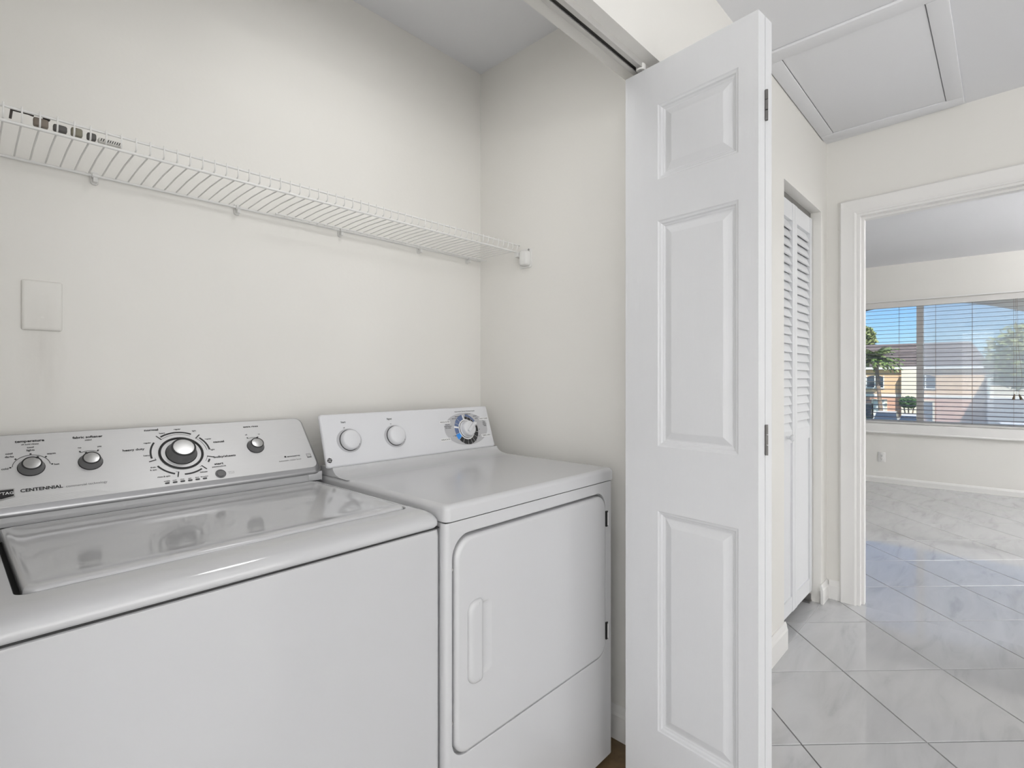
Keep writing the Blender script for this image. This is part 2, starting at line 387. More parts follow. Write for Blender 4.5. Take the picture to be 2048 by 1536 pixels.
# --- bifold door (door_1)
dr = empty('door_1', (1.299, .786, 0), 'open white six-panel bifold closet door folded beside the dryer', kind='structure')
dr['category'] = 'door'
DA = Vector((1.299, .786, 0)); DT = Vector((-.1037, -.9946, 0)).normalized(); DN = Vector((-DT.y, DT.x, 0))  # DN points away from camera side (+X)
if DN.x < 0: DN = -DN
DW = .375; DZ0, DZ1 = .022, 2.03; TH = .034
PAN = [(.106, .328, 1.715, 1.918), (.106, .328, .996, 1.604), (.106, .328, .228, .822)]
def dpt(t, z, n): return DA+DT*t+Vector((0, 0, z))+DN*n
def make_leaf(n0, mirror, name):
    """a leaf: frame of stiles and rails, with moulded panels as sub-parts on the visible face"""
    sgn = 1 if not mirror else -1
    f0 = n0 if not mirror else n0+TH
    m = MB(); xs = [0.0, .106, .328, DW]; b = .002
    zs = [DZ0, .228, .822, .996, 1.604, 1.715, 1.918, DZ1]
    ins = [.106, .328]
    # front face with openings
    for i in range(3):
        for k in range(7):
            if i == 1 and k in (1, 3, 5): continue
            x0, x1, z0, z1 = xs[i], xs[i+1], zs[k], zs[k+1]
            m.add([dpt(x0, z0, f0), dpt(x1, z0, f0), dpt(x1, z1, f0), dpt(x0, z1, f0)], [(0, 1, 2, 3)])
    bk = f0+sgn*TH
    q = [dpt(0, DZ0, bk), dpt(DW, DZ0, bk), dpt(DW, DZ1, bk), dpt(0, DZ1, bk)]
    p = [dpt(0, DZ0, f0), dpt(DW, DZ0, f0), dpt(DW, DZ1, f0), dpt(0, DZ1, f0)]
    m.add(q, [(0, 1, 2, 3)])
    for a in range(4): m.add([p[a], p[(a+1) % 4], q[(a+1) % 4], q[a]], [(0, 1, 2, 3)])
    lf = wparent(m.build(name, DOORM), dr)
    for (x0, x1, z0, z1) in PAN:
        pm = MB(); L = []
        for d, dep in ((0, 0), (.003, .0025), (.008, .0035), (.011, .0075), (.0145, .0085), (.017, .0105), (.020, .0105), (.038, .0035), (.040, .003)):
            L.append([dpt(t, z, f0+sgn*dep) for t, z in ((x0+d, z0+d), (x1-d, z0+d), (x1-d, z1-d), (x0+d, z1-d))])
        pm.loft(L, cap0=False)
        wparent(pm.build('panel', DOORM), lf)
    return lf
make_leaf(0, False, 'leaf'); make_leaf(.0365, True, 'leaf')
for zc in (1.82, 1.035, .17):
    m = MB(); c = dpt(DW+.003, 0, .0352)
    for k in range(3): m.tube([c+Vector((0, 0, zc-.036+k*.0245)), c+Vector((0, 0, zc-.036+k*.0245+.0225))], .0038, 10)
    m.obox(dpt(DW+.0004, zc, .0352), DN, (0, 0, 1), DT, .0035, .034, .0012)
    wparent(m.build('hinge', HINGE, None, smooth=40), dr)
rp = wparent(MB().tube([dpt(.042, DZ1-.01, .014), dpt(.042, 2.062, .014)], .003, 10).build('guide_pin', STEEL, None, smooth=40), dr)
wparent(MB().lathe(dpt(.042, 2.050, .014), (0, 0, 1), [(.011, -.008), (.0135, -.005), (.0135, .007), (.012, .009)], 24).build('roller', TRIM, None, smooth=40), rp)
# overhead track
tk = empty('door_track', (.66, .752, 2.063), 'metal bifold door track under the closet header', 'door track')
for y0, y1 in ((.768, .7715), (.7335, .737)):
    wparent(MB().box(-.09, 1.415, y0, y1, 2.045, 2.063).build('track_side', TRACK), tk)
for y0, y1 in ((.7585, .768), (.737, .7465)):
    wparent(MB().box(-.09, 1.415, y0, y1, 2.045, 2.0475).build('track_lip', TRACK), tk)
wparent(MB().box(-.09, 1.415, .737, .768, 2.0605, 2.0628).build('track_web', TRACKD), tk)

# --- louvered bifold doors (door_2)
d2 = empty('door_2', (2.773, .74, 0), 'closed white louvered bifold door with slatted top and solid lower panel', kind='structure'); d2['category'] = 'door'
LY0, LY1 = .74, .768
slat_me = None
for li, (x0, x1) in enumerate(((2.466, 2.7715), (2.7745, 3.080))):
    m = MB(); st = .036
    m.box(x0, x0+st, LY0, LY1, .06, 2.018).box(x1-st, x1, LY0, LY1, .06, 2.018)
    m.box(x0+st, x1-st, LY0+.002, LY1-.002, 1.935, 2.018).box(x0+st, x1-st, LY0+.002, LY1-.002, .868, .928).box(x0+st, x1-st, LY0+.002, LY1-.002, .06, .13)
    lf = wparent(m.build('leaf', LOUV), d2)
    pm = MB(); L = []
    for d, dep in ((0, .012), (.0, .009), (.012, .009), (.016, .009)):
        L.append([(x, LY0+dep, z) for x, z in ((x0+st+d, .13+d), (x1-st-d, .13+d), (x1-st-d, .868-d), (x0+st+d, .868-d))])
    wparent(pm.loft(L).build('panel', LOUV), lf)
    for k in range(24):
        z = .950+k*.0419
        c = Vector(((x0+x1)/2, (LY0+LY1)/2, z)); a = radians(70)
        u = Vector((1, 0, 0)); v = Vector((0, cos(a), sin(a))); n = Vector((0, -sin(a), cos(a)))
        if slat_me is None:
            o = MB().obox((0, 0, 0), u, v, n, (x1-x0)/2-st, .0258, .0030).build('slat', LOUV); slat_me = o.data; o.location = c; wparent(o, lf)
        else:
            o = link('slat', slat_me); o.location = c; wparent(o, lf)
    if li == 0:
        kb = MB().lathe((2.655, LY0, .90), (0, -1, 0), [(.008, -.002), (.007, .010), (.014, .016), (.016, .022), (.013, .028), (.004, .030)], 20).build('knob', LOUV, None, smooth=45)
        wparent(kb, lf)
t2 = tag(MB().box(2.463, 3.083, .748, .752, 2.022, 2.05).box(2.463, 3.083, .766, .770, 2.022, 2.05).box(2.463, 3.083, .752, .766, 2.046, 2.05).build('closet_door_track', TRACKD), 'dark metal track above the louvered closet door', 'door track')
tag(MB().box(3.045, 3.084, .742, .80, .002, .008).box(3.074, 3.084, .745, .795, .008, .04).build('floor_pivot_bracket', STEEL), 'small steel floor pivot bracket under the louvered door', 'bracket')

# --- window
wi = empty('window_1', (7.3, .1, WZ0), 'wide sliding living room window with a white mullion', kind='structure')
def wpart(name, m, mt, par=wi, **k): return wparent(m.build(name, mt, None, **k), par)
m = MB(FW); m.box(7.27, 7.33, WY0, WY1, WZ0, WZ0+.035).box(7.27, 7.33, WY0, WY1, WZ1-.035, WZ1).box(7.27, 7.33, WY0, WY0+.04, WZ0, WZ1).box(7.27, 7.33, WY1-.04, WY1, WZ0, WZ1)
wpart('frame', m, WFRAME)
wpart('mullion', MB(FW).box(7.262, 7.325, .655, .715, WZ0+.035, WZ1-.035), WFRAME)
wpart('pane', MB(FW).box(7.295, 7.299, .715, WY1-.04, WZ0+.035, WZ1-.035), GLASS)
wpart('pane', MB(FW).box(7.295, 7.299, WY0+.04, .655, WZ0+.035, WZ1-.035), GLASS)
wpart('insect_screen', MB(FW).box(7.312, 7.3125, WY0+.04, .655, WZ0+.035, WZ1-.035), SCREEN)
m = MB(FW); prof = [(FX+.19, .67), (FX-.028, .67), (FX-.034, .664), (FX-.034, .58), (FX-.042, .572), (FX-.042, .562), (FX, .562), (FX, .645), (FX+.19, .645)]
m.loft([[(x, y, z) for x, z in prof] for y in (WY0-.05, WY1+.05)])
struct(m.build('trim_2', TRIM), 'white window sill and apron under the living room blind')
m = MB(FW).box(FX-.012, FX, WY0-.05, WY1+.05, 2.03, 2.045)
struct(m.build('trim_3', TRIM), 'thin white trim above the living room blind')
# blind
bl = empty('window_blind', (7.2, .1, 2.03), 'open white horizontal slat blind across the living room window', 'blind')
BX = 7.195
wpart('headrail', MB(FW).box(BX-.03, BX+.03, WY0+.01, WY1-.01, 1.968, 2.03), BLIND, bl)
zz = 1.940
sl = None
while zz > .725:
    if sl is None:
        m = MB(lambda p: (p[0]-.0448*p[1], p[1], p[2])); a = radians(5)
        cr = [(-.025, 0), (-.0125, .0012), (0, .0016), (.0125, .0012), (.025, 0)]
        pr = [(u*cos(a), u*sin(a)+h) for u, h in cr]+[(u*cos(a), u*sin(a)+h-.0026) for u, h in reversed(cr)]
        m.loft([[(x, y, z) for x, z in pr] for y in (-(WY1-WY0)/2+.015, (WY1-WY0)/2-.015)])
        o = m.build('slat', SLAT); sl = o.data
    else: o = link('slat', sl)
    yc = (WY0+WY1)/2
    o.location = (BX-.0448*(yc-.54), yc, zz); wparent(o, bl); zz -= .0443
wpart('bottom_rail', MB(FW).box(BX-.025, BX+.025, WY0+.015, WY1-.015, .671, .692), BLIND, bl)
for y in (1.45, .86, .545, .25, -.06, -.6, -1.2):
    m = MB(FW)
    for dx in (-.026, .026): m.tube([(BX+dx, y, 1.97), (BX+dx, y, .70)], .0011, 5)
    wpart('ladder_cord', m, CORD, bl)
m = MB(FW); m.tube([(BX-.035, -.075, 1.97), (BX-.036, -.078, 1.5), (BX-.036, -.080, 1.02)], .0014, 6).tube([(BX-.035, -.085, 1.97), (BX-.036, -.09, 1.5), (BX-.036, -.115, 1.25), (BX-.036, -.12, 1.13), (BX-.036, -.095, 1.02)], .0012, 6)
wpart('pull_cord', m, CORD, bl)
TAS = mat('tassel', (.10, .07, .045, 1), .6, var=.1, vscale=60)
for y, t in ((-.066, .15), (-.098, -.3)):
    ax = Vector((0, sin(t), -cos(t)))
    m = MB(FW).lathe((BX-.036, y, 1.02), ax, [(.002, 0), (.006, .006), (.008, .03), (.012, .055), (.011, .058)], 14)
    wpart('tassel', m, TAS, bl, smooth=45)

# ================================================================== WASHER
wx0, wx1, wy0, wy1 = .004, .7160, .886, 1.555
ws = empty('washing_machine', ((wx0+wx1)/2, .886, 0), 'white top-loading washing machine with silver control panel, left of the dryer', 'washing machine')
def wp(name, mb, m, par=ws, **k): return wparent(mb.build(name, m, None, **k), par)
m = MB(); m.loft([[(x, y, z) for x, y in rr(wx0+i, wx1-i, wy0+i, wy1, (.014, .014, .004, .004), 4)] for z, i in ((.016, .0), (.838, .0), (.850, .0015), (.8535, .006), (.8535, .02))], cap1=True)
wp('cabinet', m, ENAM, smooth=40, wn=True)
for x in (wx0+.05, wx1-.05):
    for y in (wy0+.05, wy1-.05): wp('foot', MB().lathe((x, y, .001), (0, 0, 1), [(.022, 0), (.022, .010), (.012, .012), (.012, .02)], 16), RUBB)
wp('deck_seam', MB().box(wx0+.003, wx1-.003, wy0+.0018, wy0+.03, .8530, .8556), DARK)
# deck: rounded ring around the lid opening
lx0, lx1, ly0, ly1 = .047, .684, .958, 1.392
def orr(i, z): return [(x, y, z) for x, y in rr(wx0+i, wx1-i, wy0-.002+i, wy1, (.020, .020, .004, .004), 6)]
L = [orr(.010, .8535), orr(.003, .8565), orr(0, .861), orr(0, .866)]
for k in range(1, 7):
    a = k/6*pi/2; L.append([(x, y, .866+.024*sin(a)) for x, y in rr(wx0+.024*(1-cos(a)), wx1-.024*(1-cos(a)), wy0-.002+.046*(1-cos(a)), wy1, (.020, .020, .004, .004), 6)])
L.append([(x, y, .890) for x, y in rr(lx0-.008, lx1+.008, ly0-.012, ly1+.004, (.02, .02, .012, .012), 6)])
L.append([(x, y, .890) for x, y in rr(lx0, lx1, ly0, ly1, (.016, .016, .010, .010), 6)])
L.append([(x, y, .887) for x, y in rr(lx0+.0015, lx1-.0015, ly0+.002, ly1-.001, (.016, .016, .010, .010), 6)])
L.append([(x, y, .868) for x, y in rr(lx0+.002, lx1-.002, ly0+.003, ly1-.001, (.016, .016, .010, .010), 6)])
wp('deck', MB().loft(L, cap0=True, cap1=False), ENAM, smooth=50, wn=True)
wp('deck_recess', MB().box(lx0-.004, lx1+.004, ly0-.004, ly1+.004, .8555, .8675), DARK)
# lid: slightly dished panel with a rolled front lip
L = []
def lrr(i, z, r=.016, f=0): return [(x, y, z) for x, y in rr(lx0+.009+i, lx1-.004-i, ly0+.004+i+f, ly1-.003-i, (r, r, .010, .010), 6)]
L = [lrr(.002, .871), lrr(0, .884), lrr(.0008, .8905), lrr(.003, .8945), lrr(.008, .8958, .016, .004), lrr(.015, .8950, .015, .010), lrr(.024, .8925, .014, .014), lrr(.036, .8915, .013, .018), lrr(.050, .8912, .012, .022)]
wp('lid', MB().loft(L), ENAM, smooth=60, wn=True)
# console
wp('console_base', MB().box(wx0+.002, wx1-.004, 1.4035, 1.55, .890, .916), ENAM)
wp('console_seam', MB().box(wx0+.004, wx1-.006, 1.4022, 1.4040, .8902, .8918), DARK)
wp('console_end_cap', beveled(wx1-.045, wx1-.0035, 1.4025, 1.548, .8925, .9155, .0015), ENAM, smooth=40)
WP = Panel((0, 1.405, .930), (0, 1.52, 1.056), .011)
s0, s1, t0, t1 = -.004, .701, -.022, .182
def prr(i, n, r, bot): return [WP.P(a, b, n) for a, b in rr(s0+i, s1-i, bot, t1-i*.65, (r, r, r, r), 7)]
L = [prr(.006, -.040, .02, .020), prr(.0, -.028, .022, .006), prr(0, -.013, .022, -.0125), prr(.001, -.0095, .022, -.0172), prr(.003, -.006, .022, -.0172), prr(.006, -.0022, .02, -.010), prr(.0098, -.0004, .018, .0)]
bez = MB().loft(L, cap0=True, cap1=False)
bz = wp('console_bezel', bez, SILVB, smooth=60)
cp = wp('control_panel', MB().loft([prr(.0098, -.0006, .018, 0), prr(.0105, 0, .018, .0006)], cap0=False), SILV, smooth=30)
m = MB(); m.add([(x, y, z) for x in (wx0+.012, wx1-.012) for y, z in ((1.425, .925), (1.548, .925), (1.548, 1.03), (1.535, 1.045), (1.50, 1.01))], [(0, 1, 2, 3, 4), (5, 6, 7, 8, 9), (0, 1, 6, 5), (1, 2, 7, 6), (2, 3, 8, 7), (3, 4, 9, 8), (4, 0, 5, 9)])
wp('console_back', m, SILVB)
WN = WP.n
def wknob(s, t, rb, rc, h, name, label, ptr, par=ws):
    c = WP.P(s, t, 0)
    k = wparent(MB().lathe(c, WN, [(rb*.99, .0008), (rb*1.0, .003), (rb*.97, h*.25), (rb*.86, h*.55), (rc*1.22, h*.86), (rc*1.15, h*.985), (rc*1.03, h), (rc*1.0, h-.0005)], 40).build(name, RUBB, None, smooth=50), par)
    tag(k, label)
    wparent(MB().lathe(c, WN, [(rc*1.17, h-.001), (rc*1.16, h+.0006), (rc*.99, h+.0006)], 40).build('cap_ring', BLACK, None, smooth=40), k)
    wparent(MB().lathe(c, WN, [(rc*.985, h-.001), (rc*.985, h+.0006), (rc*.93, h+.0008), (rc*.02, h+.0008)], 40).build('cap', ALU, None, smooth=30), k)
    wparent(MB().lathe(c, WN, [(rb*1.05, .0002), (rb*1.05, .0010), (rb*.96, .0012)], 40).build('knob_foot', BLACK, None, smooth=40), k)
    a = radians(ptr); q = WP.P(s+cos(a)*rc*1.12, t+sin(a)*rc*1.12, h+.0003)
    wparent(MB().obox(q, WP.s*cos(a)+WP.t*sin(a), -WP.s*sin(a)+WP.t*cos(a), WN, .0026, .0018, .0007).build('pointer', BLACK), k)
    return k
wknob(.0968, .0885, .0208, .0138, .0155, 'knob', 'dark grey temperature knob with brushed metal cap', 55)
wknob(.193, .0885, .0208, .0138, .0155, 'knob', 'dark grey fabric softener knob with brushed metal cap', 120)
wknob(.368, .0890, .0325, .0225, .0250, 'dial', 'large dark grey cycle dial with brushed metal cap', 25)
wknob(.543, .0885, .0210, .0140, .0165, 'knob', 'dark grey extra rinse knob with brushed metal cap', 80)
tag(wp('dial_ring', MB().lathe(WP.P(.368, .089, 0), WN, [(.0478, .0002), (.0478, .0022), (.0464, .003), (.0435, .003), (.0425, .0012), (.0425, .0002)], 48), BLACK, smooth=40), 'black ring around the cycle dial')
wp('dial_dish', MB().lathe(WP.P(.368, .089, 0), WN, [(.0426, .0002), (.0426, .0008), (.002, .0012)], 48), SILV, smooth=40)
b = wp('start_button', MB().lathe(WP.P(.4400, .0155, 0), WN, [(.0086, .0003), (.0086, .0022), (.0078, .003), (.001, .0031)], 32), RUBB, smooth=40)
wp('start_button_ring', MB().lathe(WP.P(.4400, .0155, 0), WN, [(.0122, .0002), (.0122, .0014), (.0112, .0016), (.0110, .0004)], 32), GREYP, smooth=40)
for i in range(6):
    c = .3245+i*.0157
    wp('indicator_light', MB().loft([[WP.P(a, bb, n) for a, bb in rr(c-.0048, c+.0048, .0060, .0100, .0019, 4)] for n in (.0003, .0010)]), CHAR)
# lettering
q = Print(WP, BLACK, cp, .0005)
q.text('temperature', .0982, .1568, .0085, .032, .0463).text('cool', .0982, .1400, .0062, .022).text('lights', .0980, .1325, .0062, .022)
q.text('cool', .0653, .1272, .0062, .022).text('darks', .0653, .1195, .0062, .022).text('cold', .0576, .0903, .0062, .022).text('warm', .1302, .1196, .0062, .022).text('hot', .1366, .0908, .0062, .022)
q.arc(.0975, .0905, .0288, .0298, 5, 175, 24)
for a in (177, 137, 90, 43, 3):
    r = radians(a); c = (.0975+.0305*cos(r), .0905+.0305*sin(r)); d = (.0975+.0335*cos(r), .0905+.0335*sin(r)); q.line(c, d, .0030)
q = Print(WP, BLACK, cp, .0005)
q.text('fabric softener', .1948, .1573, .0085, .032, .0535).text('no', .1778, .1290, .0058, .022).text('yes', .2128, .1288, .0058, .022)
q.arc(.1932, .0895, .0288, .0298, 62, 118, 14)
for a in (119, 61):
    r = radians(a); q.line((.1932+.030*cos(r), .0895+.030*sin(r)), (.1932+.0345*cos(r), .0895+.0345*sin(r)), .0028)
q = Print(WP, BLACK, cp, .0005)
q.text('CENTENNIAL', .1094, .0335, .0105, .032, .0648)
q.text('normal', .3173, .1656, .0082, .032, .029).text('heavy duty', .2741, .1110, .0082, .032, .0425).text('casual', .4572, .1142, .0082, .032, .0262).text('bulky/sheets', .4612, .0668, .0080, .032, .0518).text('start', .4423, .0461, .0085, .032, .0207).text('extra rinse', .5472, .1562, .0070, .032, .0392)
q.arc(.543, .0895, .0288, .0296, 66, 114, 14)
for a in (115, 65):
    r = radians(a); q.line((.543+.030*cos(r), .0895+.030*sin(r)), (.543+.034*cos(r), .0895+.034*sin(r)), .0026)
DC = (.368, .090)
for a0, a1, hook in ((124, 60, 128), (41, 2, 46), (144, 188, 194), (210, 248, 254), (266, 303, 309), (-25, -34, -18)):
    q.arc(*DC, .0610, .0650, a0, a1, 18); q.arc(*DC, .0563, .0571, hook, a1, 18)
    r = radians(hook); q.line((DC[0]+.056*cos(r), DC[1]+.056*sin(r)), (DC[0]+.0715*cos(r), DC[1]+.0715*sin(r)), .0024)
q = Print(WP, BLACK, cp, .0005)
for t, s, u in (('heavy', .3378, .1540), ('regular', .3718, .1632), ('light', .4079, .1548), ('regular', .3035, .1275), ('heavy', .2965, .0912), ('drain', .3040, .0560), ('& spin', .3036, .0486), ('rinse & spin', .3208, .0272), ('regular', .4345, .1258), ('light', .4378, .0910), ('delicate', .4042, .0270), ('off', .5284, .1290), ('on', .5620, .1285)):
    q.text(t, s, u, .0054)
for i, t in enumerate(('sensing', 'wash', 'rinse', 'spin', 'done', 'lid locked')): q.text(t, .3245+i*.0157, .0138, .0042)
q.text('pause/unlock', .4413, .0380, .0056, .022, .0325).text('added', .1949, .1490, .0050, .022).text('all cold rinses', .0982, .1483, .0048, .022, .0275).text('econserve', .6330, .0438, .0066, .022, .036)
q.rect(.6075, .6125, .0415, .0465)
q = Print(WP, GREYP, cp, .0005)
q.text('commercial technology', .1812, .0318, .0078, .0, .069).text('automatic water level', .6200, .0316, .0064, .0, .0615).text('hold 3 sec', .4652, .0180, .0036, .0).text('to cancel', .4652, .0138, .0036, .0)
for a, b2 in ((.6695, .6707), (.6809, .6821)): q.rect(a, b2, .0325, .0465)
q.rect(.6707, .6809, .0455, .0465).rect(.6707, .6809, .0325, .0365).arc(.6758, .040, .0036, .0042, 20, 160, 10)
q.line((.6712, .0395), (.6804, .0415), .0008)
q = Print(WP, WHITEP, cp, .0003)
for k in range(8): q.rect(.030, .24-.02*k*.4, .0020+k*.0022, .0026+k*.0022)
# maker badge at the left end
bx = [(.030, .0405), (.0690, .0405), (.0690, .0215), (.0495, .0160), (.030, .0215)]
m = MB().loft([[WP.P(a, b2, n) for a, b2 in bx] for n in (.0003, .0022)])
bd = wp('badge', m, ALU)
cxb, cyb = .0495, .030
m = MB().loft([[WP.P(cxb+(a-cxb)*.92, cyb+(b2-cyb)*.80, n) for a, b2 in bx] for n in (.002, .0026)])
wparent(m.build('badge_face', BLACK), bd)
q = Print(WP, WHITEP, bd, .0030); q.text('MAYTAG', .0500, .0300, .0090, .012, .0345)

# ================================================================== DRYER
dx0, dx1, dy0, dy1 = .7190, 1.392, .886, 1.50
dy = empty('clothes_dryer', ((dx0+dx1)/2, .886, 0), 'white front-loading clothes dryer with white console, right of the washer', 'dryer')
def dp(name, mb, m, par=dy, **k): return wparent(mb.build(name, m, None, **k), par)
dp('cabinet', MB().box(dx0+.001, dx1-.001, dy0+.016, dy1, .016, .862), ENAM2)
for x in (dx0+.05, dx1-.05):
    for y in (dy0+.06, dy1-.05): dp('foot', MB().lathe((x, y, .001), (0, 0, 1), [(.02, 0), (.02, .01), (.01, .012), (.01, .02)], 16), RUBB)
# front panel with the door opening
gx0, gx1, gz0, gz1 = .741, 1.354, .334, .830
gr = (.040, .042, .045, .052)
def frr(x0, x1, z0, z1, y, r): return [(x, y, z) for x, z in rr(x0, x1, z0, z1, r, 8)]
L = [frr(dx0, dx1, .016, .8615, dy0+.018, .001), frr(dx0, dx1, .016, .8615, dy0+.012, .001), frr(dx0+.0015, dx1-.0015, .016, .8615, dy0+.005, .001), frr(dx0+.006, dx1-.006, .016, .8615, dy0+.001, .001), frr(dx0+.012, dx1-.012, .016, .8615, dy0, .001),
     frr(gx0-.004, gx1+.004, gz0-.004, gz1+.004, dy0, gr), frr(gx0-.001, gx1+.001, gz0-.001, gz1+.001, dy0+.0015, gr), frr(gx0, gx1, gz0, gz1, dy0+.005, gr), frr(gx0, gx1, gz0, gz1, dy0+.016, gr)]
dp('front_panel', MB().loft(L, cap0=False), ENAM2, smooth=45, wn=True)
# door
ex0, ex1, ez0, ez1 = gx0+.006, gx1-.003, gz0+.003, gz1-.0065
er = (.037, .039, .042, .048)
hp = (.800, .860, .494, .664)
L = [frr(ex0, ex1, ez0, ez1, dy0+.0155, er), frr(ex0, ex1, ez0, ez1, dy0+.004, er)]
for k in range(1, 5):
    a = k/4*pi/2; i = .010*(1-cos(a)); L.append(frr(ex0+i, ex1-i, ez0+i, ez1-i, dy0+.004-.009*sin(a), tuple(r-i*.5 for r in er)))
L.append(frr(*hp, dy0-.005, .018)); L.append(frr(hp[0]+.002, hp[1]-.004, hp[2]+.003, hp[3]-.003, dy0-.0035, .016)); L.append(frr(hp[0]+.004, hp[1]-.016, hp[2]+.007, hp[3]-.007, dy0-.0012, .012)); L.append(frr(hp[0]+.006, hp[1]-.026, hp[2]+.010, hp[3]-.010, dy0+.0006, .010))
dd = dp('door', MB().loft(L, cap0=True), ENAM2, smooth=50, wn=True)
L = []
hx0, hx1, hz0, hz1 = .780, .824, .484, .674
for i, y in ((.0, .0085), (.0, -.006), (.001, -.009), (.003, -.0112), (.007, -.0128), (.013, -.0134)):
    L.append(frr(hx0+i, hx1-i*.8, hz0+i, hz1-i, dy0+y, (.024, .008, .008, .024) if i < .008 else (.014, .006, .006, .014)))
tag(dp('handle', MB().loft(L), ENAM2, par=dd, smooth=38, wn=True), 'moulded white pull handle')
for z in (.755, .415):
    dp('screw', MB().lathe((.7445, dy0+.010, z), (-.3, -1, 0), [(.004, 0), (.004, .004), (.002, .006)], 12), STEEL, par=dd, smooth=40)
for z0, z1 in ((.725, .772), (.380, .431)):
    m = MB(); m.box(1.3525, 1.3575, dy0-.0045, dy0+.002, z0, z1).box(1.3575, 1.362, dy0-.003, dy0+.001, z0, z1)
    hg = dp('hinge', m, DARK)
    dp('hinge_pin', MB().tube([(1.3585, dy0-.0055, z0+.004), (1.3585, dy0-.0055, z1-.004)], .0016, 8), WHITEP, par=hg)
# top
def trr(i, z): return [(x, y, z) for x, y in rr(.7180+i, dx1+.001-i, dy0-.004+i, dy1, (.016, .010, .003, .003), 6)]
L = [trr(.006, .8640), trr(.001, .8645), trr(0, .8665), trr(0, .889)]
for k in range(1, 6):
    a = k/5*pi/2; L.append(trr(.013*(1-cos(a)), .889+.013*sin(a)))
dp('top', MB().loft(L), ENAM2, smooth=50, wn=True)
dp('top_seam', MB().box(dx0+.004, dx1-.004, dy0+.003, dy1-.01, .8612, .8645), DARK)
prof = [(1.300, .9019), (1.325, .9026), (1.345, .9045), (1.360, .9085), (1.370, .9140), (1.377, .9215), (1.378, .926), (1.45, .926), (1.45, .9015)]
dp('cove', MB().loft([[(x, y, z) for y, z in prof] for x in (.720, 1.380)]), ENAM2, smooth=60)
# console
DP = Panel((0, 1.380, .925), (0, 1.430, 1.073), .0055)
def dprr(i, n, r=.008): return [DP.P(a, b2, n) for a, b2 in rr(.7005+i, 1.368-i, .0015+i, .158-i, r, 6)]
dc = dp('console', MB().loft([dprr(.002, -.012), dprr(0, -.010), dprr(0, -.006), dprr(.0012, -.0022), dprr(.004, -.0004), dprr(.006, 0)]), PLAST, smooth=50)
m = MB(); m.add([DP.P(a, b_, n_) for n_ in (-.011, -.07) for a, b_ in ((.74, .004), (1.355, .004), (1.355, .150), (.74, .150))], [(0, 1, 2, 3), (4, 5, 6, 7), (0, 1, 5, 4), (1, 2, 6, 5), (2, 3, 7, 6), (3, 0, 4, 7)]); dp('console_back', m, ENAM2)
q = Print(DP, GREYL, dc, .0006); q.disc(.7806, .0752, .0400, .0360).disc(.9403, .0747, .0400, .0360)
for s in (.7812, .9410):
    k = tag(dp('knob', MB().lathe(DP.P(s, .0755, 0), DP.n, [(.0300, .0006), (.0300, .010), (.0290, .013), (.0275, .0165), (.025, .0185), (.012, .0205), (.001, .0210)], 40), PLAST, smooth=50), 'round white push knob')
    dp('knob_skirt', MB().lathe(DP.P(s, .0755, 0), DP.n, [(.0318, .0004), (.0318, .0016), (.0300, .0026)], 40), BLACK, par=k, smooth=40)
    dp('pointer', MB().obox(DP.P(s+.0185, .0600, .0166), DP.s*.8-DP.t*.6, DP.s*.6+DP.t*.8, DP.n, .004, .0007, .001), BLACK, par=k)
q = Print(DP, BLACK, dc, .0007); q.text('Start', .7702, .1310, .0080, .012).text('Signal', .9298, .1315, .0080, .012).text('off', .770, .1140, .005).text('on', .9320, .1155, .005)
# timer dial: oval backing, coloured ring and knob
TC = (1.2435, .0747)
q = Print(DP, GREYL, dc, .0006); q.disc(1.2445, .0770, .1015, .0590, 56)
q = Print(DP, BLUEG, dc, .0010)
for a0, a1 in ((101, 130), (132, 150), (152, 163)): q.arc(*TC, .0370, .0550, a0, a1, 10)
q.arc(*TC, .0480, .0550, 24, 84, 16).arc(*TC, .0370, .0550, 171, 195, 8)
q = Print(DP, BLUE, dc, .0010); q.arc(*TC, .0370, .0570, 197, 218, 8)
q = Print(DP, CHAR, dc, .0010)
for a0, a1 in ((72, 88), (50, 70), (24, 48)): q.arc(*TC, .0370, .0470, a0, a1, 10)
for a0, a1 in ((220, 238), (240, 264), (266, 284), (286, 301), (303, 322), (324, 345), (347, 372)): q.arc(*TC, .0370, .0550, a0, a1, 10)
q = Print(DP, WHITEP, dc, .0009); q.disc(*TC, .0385, .0385); q.line((TC[0]+.03, TC[1]+.012), (TC[0]+.055, TC[1]+.021), .006).line((TC[0]-.03, TC[1]+.008), (TC[0]-.056, TC[1]+.012), .006).line((TC[0]-.004, TC[1]+.03), (TC[0]-.006, TC[1]+.052), .004)
k = tag(dp('timer_knob', MB().lathe(DP.P(*TC, 0), DP.n, [(.0310, .0011), (.0310, .003), (.0285, .0045), (.0275, .016), (.026, .0215), (.022, .0235), (.001, .0245)], 40), PLAST, smooth=50), 'off-white timer knob')
dp('knob_skirt', MB().lathe(DP.P(*TC, 0), DP.n, [(.0322, .0011), (.0322, .002), (.030, .0026)], 40), BLACK, par=k, smooth=40)
dp('grip', MB().obox(DP.P(TC[0]+.004, TC[1]+.003, .0255), DP.s*.78+DP.t*.62, DP.t*.78-DP.s*.62, DP.n, .0235, .0042, .0040), PLAST, par=k)
for s, t, wd in ((1.3378, .1090, .046), (1.3330, .0458, .048), (1.1515, .1066, .047), (1.1396, .0450, .044)):
    q = Print(DP, WHITEP, dc, .0009); q.rect(s-wd/2, s+wd/2, t-.0052, t+.0052)
q = Print(DP, BLACK, dc, .0012)
q.text('EASY CARE', 1.3378, .1090, .0062, .012, .040).text('TIMED DRY', 1.3330, .0458, .0062, .012, .042).text('REGULAR', 1.1515, .1066, .0064, .012, .042).text('DELICATE', 1.1396, .0450, .0064, .012, .039)
